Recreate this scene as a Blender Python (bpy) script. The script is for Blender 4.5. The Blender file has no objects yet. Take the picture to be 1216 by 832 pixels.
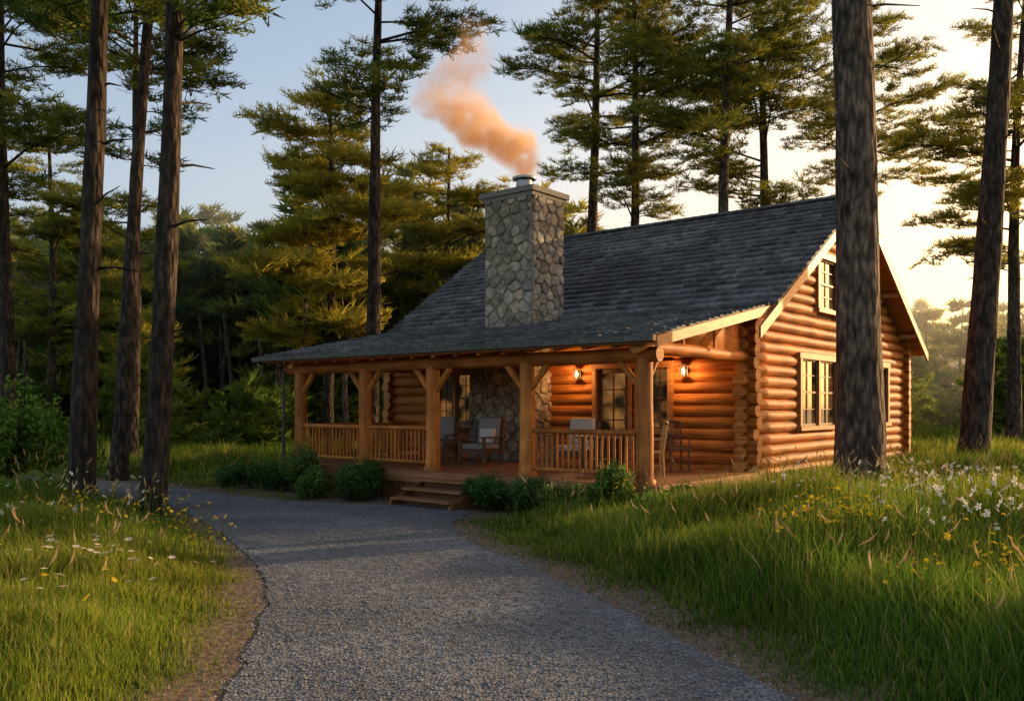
import bpy, math, random
import numpy as np
from mathutils import Vector, Matrix
random.seed(5); rng=np.random.default_rng(5)
scene=bpy.context.scene
R=math.radians
# ------------------------------------------------------------ helpers
def link(o,parent=None):
    scene.collection.objects.link(o)
    if parent: o.parent=parent
    return o
def empty(name,loc=(0,0,0),rz=0,parent=None):
    e=bpy.data.objects.new(name,None); e.location=loc; e.rotation_euler=(0,0,rz); e.empty_display_size=.3
    return link(e,parent)
class Geo:
    def __init__(s): s.V=[];s.F=[];s.C=[];s.n=0
    def add(s,V,F,c=(1,1,1)):
        V=np.asarray(V,float).reshape(-1,3); F=np.asarray(F,int)
        if F.shape[1]==4: F=np.vstack([F[:,[0,1,2]],F[:,[0,2,3]]])
        c=np.asarray(c,float)
        if c.ndim==1: c=np.tile(c,(len(V),1))
        s.V.append(V); s.F.append(F+s.n); s.C.append(c); s.n+=len(V)
    def obj(s,name,mat,parent=None,smooth=False,loc=None):
        V=np.vstack(s.V);F=np.vstack(s.F);C=np.vstack(s.C)
        me=bpy.data.meshes.new(name)
        me.vertices.add(len(V)); me.vertices.foreach_set('co',V.astype(np.float32).ravel())
        me.loops.add(F.size); me.loops.foreach_set('vertex_index',F.astype(np.int32).ravel())
        me.polygons.add(len(F)); me.polygons.foreach_set('loop_start',np.arange(0,F.size,3,dtype=np.int32))
        me.polygons.foreach_set('use_smooth',np.full(len(F),smooth))
        me.update(calc_edges=True)
        a=me.color_attributes.new('Col','FLOAT_COLOR','POINT')
        a.data.foreach_set('color',np.hstack([C,np.ones((len(C),1))]).astype(np.float32).ravel())
        me.materials.append(mat)
        o=bpy.data.objects.new(name,me)
        if loc is not None: o.location=loc
        return link(o,parent)
BF=np.array([[0,3,2,1],[4,5,6,7],[0,1,5,4],[1,2,6,5],[2,3,7,6],[3,0,4,7]])
def box(g,c,s,rz=0,c3=(1,1,1),rx=0,ry=0):
    x,y,z=[k/2 for k in s]
    V=np.array([[-x,-y,-z],[x,-y,-z],[x,y,-z],[-x,y,-z],[-x,-y,z],[x,-y,z],[x,y,z],[-x,y,z]])
    if rz or rx or ry:
        M=np.array(Matrix.Rotation(rz,3,'Z')@Matrix.Rotation(ry,3,'Y')@Matrix.Rotation(rx,3,'X')); V=V@M.T
    g.add(V+np.array(c),BF,c3)
def slab(g,cs,th,c=(1,1,1)):
    T=np.array(cs,float);B=T-np.array([0,0,th]); g.add(np.vstack([B,T]),BF,c)
def frame(d):
    d=np.array(d,float);d/=np.linalg.norm(d); a=np.array([0,0,1.]) if abs(d[2])<.9 else np.array([1.,0,0])
    u=np.cross(a,d);u/=np.linalg.norm(u); return u,np.cross(d,u)
def tube(g,P,rad,n=8,c=(1,1,1),cap=False,capc=None,jit=0):
    P=np.array(P,float);m=len(P);rad=np.broadcast_to(np.array(rad,float),(m,))
    V=[]
    for i in range(m):
        d=P[min(i+1,m-1)]-P[max(i-1,0)];u,v=frame(d)
        if i and np.dot(u,pu)<0: u,v=-u,-v
        pu=u
        a=np.arange(n)*2*math.pi/n
        rr=rad[i]*(1+jit*rng.standard_normal(n)) if jit else rad[i]*np.ones(n)
        V.append(P[i]+np.outer(np.cos(a)*rr,u)+np.outer(np.sin(a)*rr,v))
    V=np.array(V);F=[]
    idx=np.arange(m*n).reshape(m,n)
    a=idx[:-1];b=idx[1:]
    F=np.stack([a,np.roll(a,-1,1),np.roll(b,-1,1),b],-1).reshape(-1,4)
    g.add(V.reshape(-1,3),F,c)
    if cap:
        for k in (0,m-1):
            W=np.vstack([V[k],P[k]]);T=[[i,(i+1)%n,n] for i in range(n)]
            g.add(W,T,capc if capc is not None else c)
# ---------------------------------------------------------- materials
def newmat(name):
    m=bpy.data.materials.new(name);m.use_nodes=True;nt=m.node_tree
    return m,nt,nt.nodes,nt.links,nt.nodes['Principled BSDF']
def mat(name,c1,c2,scale=(5,5,5),nscale=1,rough=.7,bump=.2,bdist=.02,attr=False,detail=6,metal=0,spec=.3,coords='Object',vor=0,lo=.35,hi=.65,transl=0,blotch=0):
    m,nt,N,L,b=newmat(name)
    tc=N.new('ShaderNodeTexCoord');mp=N.new('ShaderNodeMapping');mp.inputs['Scale'].default_value=scale
    L.new(tc.outputs[coords],mp.inputs[0])
    nz=N.new('ShaderNodeTexNoise');nz.inputs['Scale'].default_value=nscale;nz.inputs['Detail'].default_value=detail
    L.new(mp.outputs[0],nz.inputs['Vector'])
    cr=N.new('ShaderNodeValToRGB');cr.color_ramp.elements[0].color=(*c1,1);cr.color_ramp.elements[1].color=(*c2,1)
    cr.color_ramp.elements[0].position=lo;cr.color_ramp.elements[1].position=hi
    L.new(nz.outputs['Fac'],cr.inputs[0]);out=cr.outputs[0];h=nz.outputs['Fac']
    if vor:
        vo=N.new('ShaderNodeTexVoronoi');vo.inputs['Scale'].default_value=vor;L.new(mp.outputs[0],vo.inputs['Vector'])
        vc=N.new('ShaderNodeValToRGB');vc.color_ramp.elements[0].color=(1.1,1.1,1.1,1);vc.color_ramp.elements[1].color=(.35,.35,.35,1)
        vc.color_ramp.elements[0].position=.25;vc.color_ramp.elements[1].position=.75
        L.new(vo.outputs['Distance'],vc.inputs[0])
        mx=N.new('ShaderNodeMix');mx.data_type='RGBA';mx.blend_type='MULTIPLY';mx.inputs[0].default_value=1
        L.new(out,mx.inputs[6]);L.new(vc.outputs[0],mx.inputs[7]);out=mx.outputs[2]
        ma=N.new('ShaderNodeMath');ma.operation='SUBTRACT';L.new(nz.outputs['Fac'],ma.inputs[0]);L.new(vo.outputs['Distance'],ma.inputs[1]);h=ma.outputs[0]
    if blotch:
        n3=N.new('ShaderNodeTexNoise');n3.inputs['Scale'].default_value=blotch;n3.inputs['Detail'].default_value=3;L.new(tc.outputs[coords],n3.inputs['Vector'])
        c3=N.new('ShaderNodeValToRGB');c3.color_ramp.elements[0].color=(.68,.67,.66,1);c3.color_ramp.elements[1].color=(1.15,1.14,1.12,1)
        c3.color_ramp.elements[0].position=.35;c3.color_ramp.elements[1].position=.65;L.new(n3.outputs['Fac'],c3.inputs[0])
        mx=N.new('ShaderNodeMix');mx.data_type='RGBA';mx.blend_type='MULTIPLY';mx.inputs[0].default_value=1
        L.new(out,mx.inputs[6]);L.new(c3.outputs[0],mx.inputs[7]);out=mx.outputs[2]
    if attr:
        at=N.new('ShaderNodeVertexColor');at.layer_name='Col'
        mx=N.new('ShaderNodeMix');mx.data_type='RGBA';mx.blend_type='MULTIPLY';mx.inputs[0].default_value=1
        L.new(out,mx.inputs[6]);L.new(at.outputs[0],mx.inputs[7]);out=mx.outputs[2]
    L.new(out,b.inputs['Base Color'])
    b.inputs['Roughness'].default_value=rough;b.inputs['Metallic'].default_value=metal;b.inputs['Specular IOR Level'].default_value=spec
    if bump:
        bp=N.new('ShaderNodeBump');bp.inputs['Strength'].default_value=bump;bp.inputs['Distance'].default_value=bdist
        L.new(h,bp.inputs['Height']);L.new(bp.outputs[0],b.inputs['Normal'])
    if transl:
        t=N.new('ShaderNodeBsdfTranslucent');ms=N.new('ShaderNodeMixShader');ms.inputs[0].default_value=transl
        df=N.new('ShaderNodeBsdfDiffuse');L.new(out,df.inputs[0])
        L.new(out,t.inputs[0]);L.new(df.outputs[0],ms.inputs[1]);L.new(t.outputs[0],ms.inputs[2])
        N.remove(b);L.new(ms.outputs[0],N['Material Output'].inputs['Surface'])
    return m
M_log=mat('log_wood',(.32,.1,.018),(.56,.205,.045),(1.2,1.2,22),1,.6,.35,.02,attr=True,spec=.15,blotch=1.3)
M_post=mat('post_wood',(.38,.12,.022),(.56,.2,.042),(16,16,1.5),1,.55,.3,.015,attr=True,spec=.2,blotch=2)
M_trim=mat('trim_wood',(.32,.13,.04),(.47,.21,.068),(3,3,14),1,.5,.2,.01,attr=True)
M_deck=mat('deck_wood',(.2,.085,.035),(.34,.16,.07),(2,30,30),1,.55,.3,.01,attr=True)
M_core=mat('wall_core',(.1,.045,.02),(.16,.07,.03),(3,3,20),1,.8,.1)
M_shing=mat('slate_shingle',(.075,.074,.076),(.165,.16,.158),(7,7,7),1,.7,.5,.01,attr=True,spec=.25,blotch=.7)
M_stone=mat('field_stone',(.22,.19,.16),(.4,.355,.3),(9,9,9),1,.85,.6,.02,attr=True,blotch=2.5)
M_mortar=mat('mortar',(.17,.16,.14),(.26,.24,.21),(20,20,20),1,.95,.5,.01)
M_bark=mat('pine_bark',(.05,.036,.028),(.17,.125,.095),(10,10,3.0),1,.95,1,.06,attr=True,vor=1.2,blotch=1.1)
M_needle=mat('pine_needles',(.7,.7,.7),(1.25,1.2,1.1),(.6,.6,.6),1,.6,0,attr=True,transl=.48)
M_leaf=mat('shrub_leaves',(.7,.7,.7),(1.2,1.2,1.2),(3,3,3),1,.55,0,attr=True,transl=.4)
M_grass=mat('grass_blades',(.65,.65,.65),(1.25,1.25,1.2),(.5,.5,.5),1,.5,0,attr=True,transl=.5)
M_petal=mat('petals',(.9,.9,.9),(1,1,1),(5,5,5),1,.6,0,attr=True,transl=.3)
M_gravel=mat('gravel_stone',(.7,.7,.7),(1.2,1.2,1.2),(30,30,30),1,.8,.3,.005,attr=True)
M_drive=mat('gravel_driveway',(.14,.147,.158),(.28,.287,.3),(1,1,1),9,.85,.8,.015,vor=38,lo=.3,hi=.7,blotch=.55)
M_metal=mat('dark_metal',(.05,.05,.05),(.09,.085,.08),(10,10,10),1,.4,.1,.005,metal=.8)
M_pot=mat('flue_metal',(.25,.25,.25),(.4,.39,.37),(6,6,6),1,.35,.1,.005,metal=.9)
M_furn=mat('chair_wood',(.09,.045,.025),(.17,.085,.04),(20,20,4),1,.5,.2,.005)
M_wick=mat('wicker',(.35,.2,.06),(.55,.34,.12),(60,60,60),1,.7,.6,.005)
M_cush=mat('cushion_fabric',(.5,.47,.42),(.65,.62,.55),(30,30,30),1,.95,.3,.005)
M_grey=mat('grey_fabric',(.2,.2,.19),(.3,.29,.27),(30,30,30),1,.95,.3,.005)
M_door=mat('door_wood',(.07,.032,.016),(.13,.06,.028),(14,14,2),1,.45,.2,.01)
def winmat():
    m,nt,N,L,b=newmat('glass_painted_glow')
    tc=N.new('ShaderNodeTexCoord');nz=N.new('ShaderNodeTexNoise');nz.inputs['Scale'].default_value=1.6;nz.inputs['Detail'].default_value=3
    L.new(tc.outputs['Object'],nz.inputs['Vector'])
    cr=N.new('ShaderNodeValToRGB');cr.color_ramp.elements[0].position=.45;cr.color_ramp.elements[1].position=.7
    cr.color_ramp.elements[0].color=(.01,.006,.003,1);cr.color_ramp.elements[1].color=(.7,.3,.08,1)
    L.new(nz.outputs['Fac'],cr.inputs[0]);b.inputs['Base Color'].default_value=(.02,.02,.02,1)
    L.new(cr.outputs[0],b.inputs['Emission Color']);b.inputs['Emission Strength'].default_value=.4  # lit interior painted onto the pane as noisy warm emission
    b.inputs['Roughness'].default_value=.05;b.inputs['Specular IOR Level'].default_value=.35
    return m
M_win=winmat()
def emat(name,c,s):
    m,nt,N,L,b=newmat(name);b.inputs['Emission Color'].default_value=(*c,1);b.inputs['Emission Strength'].default_value=s;b.inputs['Base Color'].default_value=(*c,1);return m
M_bulb=emat('bulb',(1,.62,.28),9)
# ground material
def groundmat():
    m,nt,N,L,b=newmat('meadow_ground')
    at=N.new('ShaderNodeVertexColor');at.layer_name='Col';sep=N.new('ShaderNodeSeparateColor');L.new(at.outputs[0],sep.inputs[0])
    tc=N.new('ShaderNodeTexCoord')
    def ramp(sc,a,c):
        nz=N.new('ShaderNodeTexNoise');nz.inputs['Scale'].default_value=sc;nz.inputs['Detail'].default_value=8;L.new(tc.outputs['Object'],nz.inputs['Vector'])
        cr=N.new('ShaderNodeValToRGB');cr.color_ramp.elements[0].color=(*a,1);cr.color_ramp.elements[1].color=(*c,1);cr.color_ramp.elements[0].position=.35;cr.color_ramp.elements[1].position=.65
        L.new(nz.outputs['Fac'],cr.inputs[0]);return cr.outputs[0],nz
    g,n1=ramp(1.5,(.05,.075,.016),(.14,.17,.035)); d,n2=ramp(14,(.09,.05,.028),(.2,.13,.078))
    mx=N.new('ShaderNodeMix');mx.data_type='RGBA';L.new(sep.outputs[0],mx.inputs[0]);L.new(g,mx.inputs[6]);L.new(d,mx.inputs[7])
    L.new(mx.outputs[2],b.inputs['Base Color']);b.inputs['Roughness'].default_value=.95
    bp=N.new('ShaderNodeBump');bp.inputs['Strength'].default_value=.8;bp.inputs['Distance'].default_value=.04;L.new(n2.outputs['Fac'],bp.inputs['Height']);L.new(bp.outputs[0],b.inputs['Normal'])
    return m
# ------------------------------------------------------------- layout
CX,CY=2.3,15.2; TH=math.atan2(-.632,.775); cu=(math.cos(TH),math.sin(TH))
def W(x,y,z=0): return (CX+x*cu[0]-y*cu[1], CY+x*cu[1]+y*cu[0], z)
def toL(X,Y):
    a=X-CX;b=Y-CY; return a*cu[0]+b*cu[1], -a*cu[1]+b*cu[0]
leftE=[(-1.7,-6),(-1.8,3),(-1.93,5.85),(-2.18,7.37),(-2.64,9.4),(-3.18,10.9),(-3.79,12.2),(-4.76,14.0),(-5.8,15.76),(-7.0,17.6),(-9.2,19.6),(-13,21.2),(-20,22.5),(-32,23)]
rightE=[(-32,26),(-20,25.5),(-13,24),(-10,22.6),(-7.6,20.6),(-6.3,19.4),(-5.3,18.6),(-3.5,17.6),(-2.2,17.5),(-.9,16.6),(-.85,15.6),(-1.0,14.5),(-.65,12.7),(.126,10.9),(.8,9.07),(1.37,7.42),(1.85,5.85),(2.2,3),(2.4,-6)]
def smooth(P,k=8):
    P=np.array(P,float);out=[]
    for i in range(len(P)-1):
        p0=P[max(i-1,0)];p1=P[i];p2=P[i+1];p3=P[min(i+2,len(P)-1)]
        for t in np.arange(k)/k:
            out.append(.5*((2*p1)+(-p0+p2)*t+(2*p0-5*p1+4*p2-p3)*t*t+(-p0+3*p1-3*p2+p3)*t**3))
    out.append(P[-1]);return np.array(out)
poly=np.vstack([smooth(leftE),smooth(rightE)])
poly+=rng.normal(0,.025,poly.shape)
def inpoly(X,Y,poly):
    ins=np.zeros(X.shape,bool);n=len(poly)
    for i in range(n):
        x1,y1=poly[i];x2,y2=poly[(i+1)%n]
        if y1==y2: continue
        c=((y1>Y)!=(y2>Y))&(X<(x2-x1)*(Y-y1)/(y2-y1)+x1); ins^=c
    return ins
def pdist(X,Y):
    d=np.full(X.shape,1e9);n=len(poly)
    for i in range(n):
        a=poly[i];b=poly[(i+1)%n];ab=b-a;l=ab@ab+1e-9
        t=np.clip(((X-a[0])*ab[0]+(Y-a[1])*ab[1])/l,0,1)
        d=np.minimum(d,np.hypot(X-a[0]-t*ab[0],Y-a[1]-t*ab[1]))
    return np.where(inpoly(X,Y,poly),-d,d)
def sm(a,b,x): t=np.clip((x-a)/(b-a),0,1);return t*t*(3-2*t)
def nz(x,y): return (np.sin(1.3*x+.7*y+1)+np.sin(.6*x-1.7*y+2)+.5*np.sin(2.9*x+1.1*y)+.5*np.sin(-1.9*x+3.3*y+.5))/3
def hdist(X,Y):
    x,y=toL(X,Y)
    dx=np.maximum(np.maximum(-11-x,x-.4),0);dy=np.maximum(np.maximum(-.4-y,y-15.6),0)
    return np.hypot(dx,dy)
def height(X,Y,d=None):
    X=np.asarray(X,float);Y=np.asarray(Y,float)
    if d is None: d=pdist(X,Y)
    w=sm(.1,2.5,d)*sm(.0,2.5,hdist(X,Y))
    h=w*(.13+.13*nz(X*.5,Y*.5)+.05*nz(X*1.7,Y*1.7)+.16*sm(0,3,X)*(1-sm(20,35,Y)))
    rr=np.hypot(X,Y);az=np.arctan2(X,Y)
    return h+sm(60,160,rr)*6*(1+.4*np.sin(X*.02))*(1-sm(.6,.85,az))
def hz(x,y): return float(height(np.array([x]),np.array([y]))[0])
def bed(X,Y):   # planting bed in front of the porch
    x,y=toL(X,Y); return sm(-1.9,-1.5,y)*(1-sm(.0,.5,y))*sm(-11.5,-11,x)*(1-sm(-1.5,-.8,x))
# ground sheet
def axis(lo,hi,step,far):
    c=list(np.arange(lo,hi+1e-6,step));s=step;v=hi
    while v<far: s*=1.25;v+=s;c.append(v)
    s=step;v=lo
    while v>-far: s*=1.25;v-=s;c.insert(0,v)
    return np.array(c)
gx=axis(-14,16,.2,600);gy=axis(3,32,.2,600)
X,Y=np.meshgrid(gx,gy);Xf,Yf=X.ravel(),Y.ravel();d=pdist(Xf,Yf);Z=height(Xf,Yf,d)
Z=np.where(d<-.15,-.03,Z)
dirt=np.clip((1-sm(.3,.95,d+.3*nz(Xf*2,Yf*2)))+bed(Xf,Yf)+(1-sm(0,.5,hdist(Xf,Yf))),0,1)
g=Geo();nx,ny=len(gx),len(gy);idx=np.arange(nx*ny).reshape(ny,nx)
F=np.stack([idx[:-1,:-1],idx[:-1,1:],idx[1:,1:],idx[1:,:-1]],-1).reshape(-1,4)
g.add(np.stack([Xf,Yf,Z],1),F,np.stack([dirt,dirt,dirt],1));g.obj('ground',groundmat(),smooth=True)
# driveway
me=bpy.data.meshes.new('driveway');me.from_pydata([(p[0],p[1],.012) for p in poly],[],[list(range(len(poly)))]);me.materials.append(M_drive)
drv=link(bpy.data.objects.new('driveway',me))
# loose gravel
n=42000;D=3+ (rng.random(n)**1.0)*16;Xg=(rng.random(n)*2-1)*(.62*D+.5)
D2=5+rng.random(n)*9; Xg=np.where(rng.random(n)<.6,(rng.random(n)*2-1)*4.5,Xg);D=np.where(rng.random(n)<.6,D2,D)
dd=pdist(Xg,D);k=dd<.05+.45*rng.random(n)**3;Xg,D,dd=Xg[k],D[k],dd[k];n=len(Xg)
oct_=np.array([[1,0,0],[0,1,0],[-1,0,0],[0,-1,0],[0,0,.8],[0,0,-.8]]);OF=np.array([[0,1,4],[1,2,4],[2,3,4],[3,0,4],[1,0,5],[2,1,5],[3,2,5],[0,3,5]])
s=rng.uniform(.007,.018,n);a=rng.random(n)*6.28
T=oct_[None]*rng.uniform(.6,1.2,(n,6,1));V=np.empty((n,6,3))
V[...,0]=(T[...,0]*np.cos(a)[:,None]-T[...,1]*np.sin(a)[:,None])*s[:,None]+Xg[:,None]
V[...,1]=(T[...,0]*np.sin(a)[:,None]+T[...,1]*np.cos(a)[:,None])*s[:,None]+D[:,None]
V[...,2]=T[...,2]*s[:,None]*.7+.014+s[:,None]*.2
c=rng.uniform(.1,.3,(n,1,1))*np.array([.95,.98,1.05])*np.ones((n,6,1))
g=Geo();g.add(V.reshape(-1,3),(OF[None]+6*np.arange(n)[:,None,None]).reshape(-1,3),c.reshape(-1,3));g.obj('gravel',M_gravel)
# -------------------------------------------------------------- grass
def blades(g,P,h,w,col,lean=.35):
    n=len(P);a=rng.random(n)*6.283;b=rng.random(n)*6.283;l=h*lean*rng.random(n)*1.6
    wx,wy=np.cos(a)*w/2,np.sin(a)*w/2;dx,dy=np.cos(b)*l,np.sin(b)*l
    V=np.zeros((n,5,3));V[:]=P[:,None,:]
    V[:,0,0]-=wx;V[:,0,1]-=wy;V[:,1,0]+=wx;V[:,1,1]+=wy
    for k,sg in((2,-1),(3,1)):
        V[:,k,0]+=sg*wx*.75+dx*.35;V[:,k,1]+=sg*wy*.75+dy*.35;V[:,k,2]+=h*.55
    V[:,4,0]+=dx;V[:,4,1]+=dy;V[:,4,2]+=h*(1-.3*rng.random(n))
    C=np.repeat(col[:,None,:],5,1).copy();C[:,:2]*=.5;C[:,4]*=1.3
    F=np.array([[0,1,3],[0,3,2],[2,3,4]])
    g.add(V.reshape(-1,3),(F[None]+5*np.arange(n)[:,None,None]).reshape(-1,3),C.reshape(-1,3))
g=Geo()
for (d0,d1,n,w,hs) in ((4.2,8,130000,.0095,1),(8,13,130000,.014,1.0),(13,22,150000,.021,1.0),(22,36,80000,.04,1.1),(36,75,40000,.1,1.6)):
    D=np.sqrt(rng.uniform(d0*d0,d1*d1,n));Xg=(rng.random(n)*2-1)*(.66*D+1.5)
    dd=pdist(Xg,D);hd=hdist(Xg,D);bd=bed(Xg,D)
    edge=dd+.3*nz(Xg*2,D*2)
    keep=(dd>.02)&(hd>.05)&(rng.random(n)<sm(.1,1.0,edge)+.04)&(rng.random(n)>bd*.93)
    Xg,D,dd,hd=Xg[keep],D[keep],dd[keep],hd[keep];n=len(D)
    cl=nz(Xg*1.1+3,D*1.1)*.5+.5; cl2=nz(Xg*3.1,D*2.7)*.5+.5
    right=sm(0,1.5,Xg)
    h=(.08+sm(.2,2.2,dd)*(.14+.34*cl*(.65+.9*right)+.3*cl2*cl))*hs*rng.uniform(.5,1.25,n)
    t=np.clip(nz(Xg*.35,D*.35)*.5+.5+.25*nz(Xg*2.3,D*2.3)+rng.normal(0,.2,n),0,1)[:,None]
    col=np.array([.075,.16,.02])*(1-t)+np.array([.27,.3,.04])*t
    dry=rng.random(n)<.07;col[dry]=np.array([.42,.32,.14])
    col*=rng.uniform(.65,1.25,(n,1))
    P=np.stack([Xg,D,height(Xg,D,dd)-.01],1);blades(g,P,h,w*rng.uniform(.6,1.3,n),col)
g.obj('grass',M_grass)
# tall seed-head grasses: one object
g=Geo();n=900
D=np.sqrt(rng.uniform(25,400,n));Xg=(rng.random(n)*2-1)*(.62*D);dd=pdist(Xg,D);k=(dd>.8)&(hdist(Xg,D)>.8)&((nz(Xg*.8,D*.8)>.0)|(Xg>2))
for x,y in zip(Xg[k],D[k]):
    z=hz(x,y);h=rng.uniform(.5,.95);lx,ly=rng.normal(0,.12,2)
    P=[(x,y,z),(x+lx*.3,y+ly*.3,z+h*.6),(x+lx,y+ly,z+h)]
    tube(g,P,[.004,.003,.002],3,(.2,.22,.06))
    q=np.array(P[2]);tube(g,[q-np.array([lx*.2,ly*.2,.0]),q+np.array([lx*.1,ly*.1,.05]),q+np.array([lx*.3,ly*.3,.12])],[.003,.011,.002],4,np.array([.5,.38,.2])*rng.uniform(.7,1.2))
g.obj('seed_grass',M_grass)
# --------------------------------------------------------- wildflowers
def flowers(name,spots,col,size,tall,petals=6,center=(.5,.3,.02),tilt=.3):
    g=Geo()
    for (sx,sy,rad,cnt) in spots:
        for i in range(cnt):
            a=rng.random()*6.28;r=rad*math.sqrt(rng.random());x=sx+r*math.cos(a)*1.3;y=sy+r*math.sin(a)
            if float(pdist(np.array([x]),np.array([y]))[0])<.3: continue
            z=hz(x,y);h=tall*rng.uniform(.7,1.25);lx,ly=rng.normal(0,.05,2)
            top=np.array([x+lx,y+ly,z+h]);tube(g,[(x,y,z),(x+lx*.4,y+ly*.4,z+h*.5),top],[.004,.003,.003],3,(.06,.1,.02))
            s=size*rng.uniform(.7,1.2);tx,ty=rng.normal(0,tilt,2)
            for k in range(petals):
                b=k*6.283/petals;b2=b+.4;b1=b-.4
                def pt(r,b): return top+np.array([r*math.cos(b),r*math.sin(b),r*(tx*math.cos(b)+ty*math.sin(b))+r*.15])
                g.add([top,pt(s*.7,b1),pt(s,b),pt(s*.7,b2)],[[0,1,2],[0,2,3]],np.array(col)*rng.uniform(.8,1.05))
            g.add([top+np.array([.25*s*math.cos(q),.25*s*math.sin(q),.01]) for q in (0,1.57,3.14,4.71)]+[top+np.array([0,0,.02])],[[0,1,4],[1,2,4],[2,3,4],[3,0,4]],center)
    g.obj(name,M_petal)
flowers('white_wildflowers',[(5.3,9.6,.9,80),(6.4,11.2,1.3,110),(4.6,12.4,1.2,60),(7.5,13.5,1.5,80),(4.2,9.0,.5,20),(4.9,8.2,.5,34),(-5.4,10.6,1.0,22),(-6.6,13.2,1.2,26)],(.85,.83,.82),.03,.7,5,(.4,.35,.1),.7)
flowers('yellow_wildflowers',[(3.3,9.2,.55,120),(3.9,9.9,.5,70),(4.4,7.4,.8,60),(3.4,6.9,.4,30),(-4.9,11.5,1.0,90),(-5.6,13.6,1.2,110),(-3.8,10.4,.4,30),(-4.2,6.6,1.0,22),(2.6,13.6,1.0,60),(6.5,15,1.4,80)],(.85,.6,.03),.025,.54,6,(.5,.25,.02),.5)
flowers('daisies',[(-3.9,8.9,.4,16),(-4.5,9.0,.4,14),(-3.1,8.1,.3,5),(-3.6,7.5,.5,6)],(.8,.72,.58),.038,.42,11,(.5,.3,.02),.2)
# --------------------------------------------------------------- trees
def pine_template(k=64,seed=1,nl=.22,nw=.032):
    r=np.random.default_rng(seed);V=[]
    for i in range(k):
        tw=r.integers(0,4);t=r.random()
        ang=[0,.8,-.8,2.6][tw];L=[.45,.35,.35,.2][tw]
        o=np.array([math.cos(ang)*L*t,math.sin(ang)*L*t,.06*t+r.normal(0,.03)])
        d=r.normal(0,1,3);d[2]=abs(d[2])*.9+.1;d[:2]+=np.array([math.cos(ang),math.sin(ang)])*.6;d/=np.linalg.norm(d)
        s=np.cross(d,r.normal(0,1,3));s/=np.linalg.norm(s);l=nl*r.uniform(.6,1.2);w=nw*r.uniform(.7,1.3)
        V+=[o-s*w/2,o+s*w/2,o+d*l]
    return np.array(V)
TP=pine_template(54,1,.25,.036);TPL=pine_template(26,2,.34,.085)
def place(g,T,P,az,sc,col):
    m=len(P);k=len(T);V=np.empty((m,k,3));c,s=np.cos(az)[:,None],np.sin(az)[:,None]
    tl=rng.normal(0,.3,(m,1))
    V[...,0]=(T[None,:,0]*c-T[None,:,1]*s);V[...,1]=(T[None,:,0]*s+T[None,:,1]*c);V[...,2]=T[None,:,2]+T[None,:,0]*tl
    V=V*sc[:,None,None]+P[:,None,:]
    C=np.repeat(col[:,None,:],k,1)
    g.add(V.reshape(-1,3),np.arange(m*k).reshape(-1,3),C.reshape(-1,3))
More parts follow.
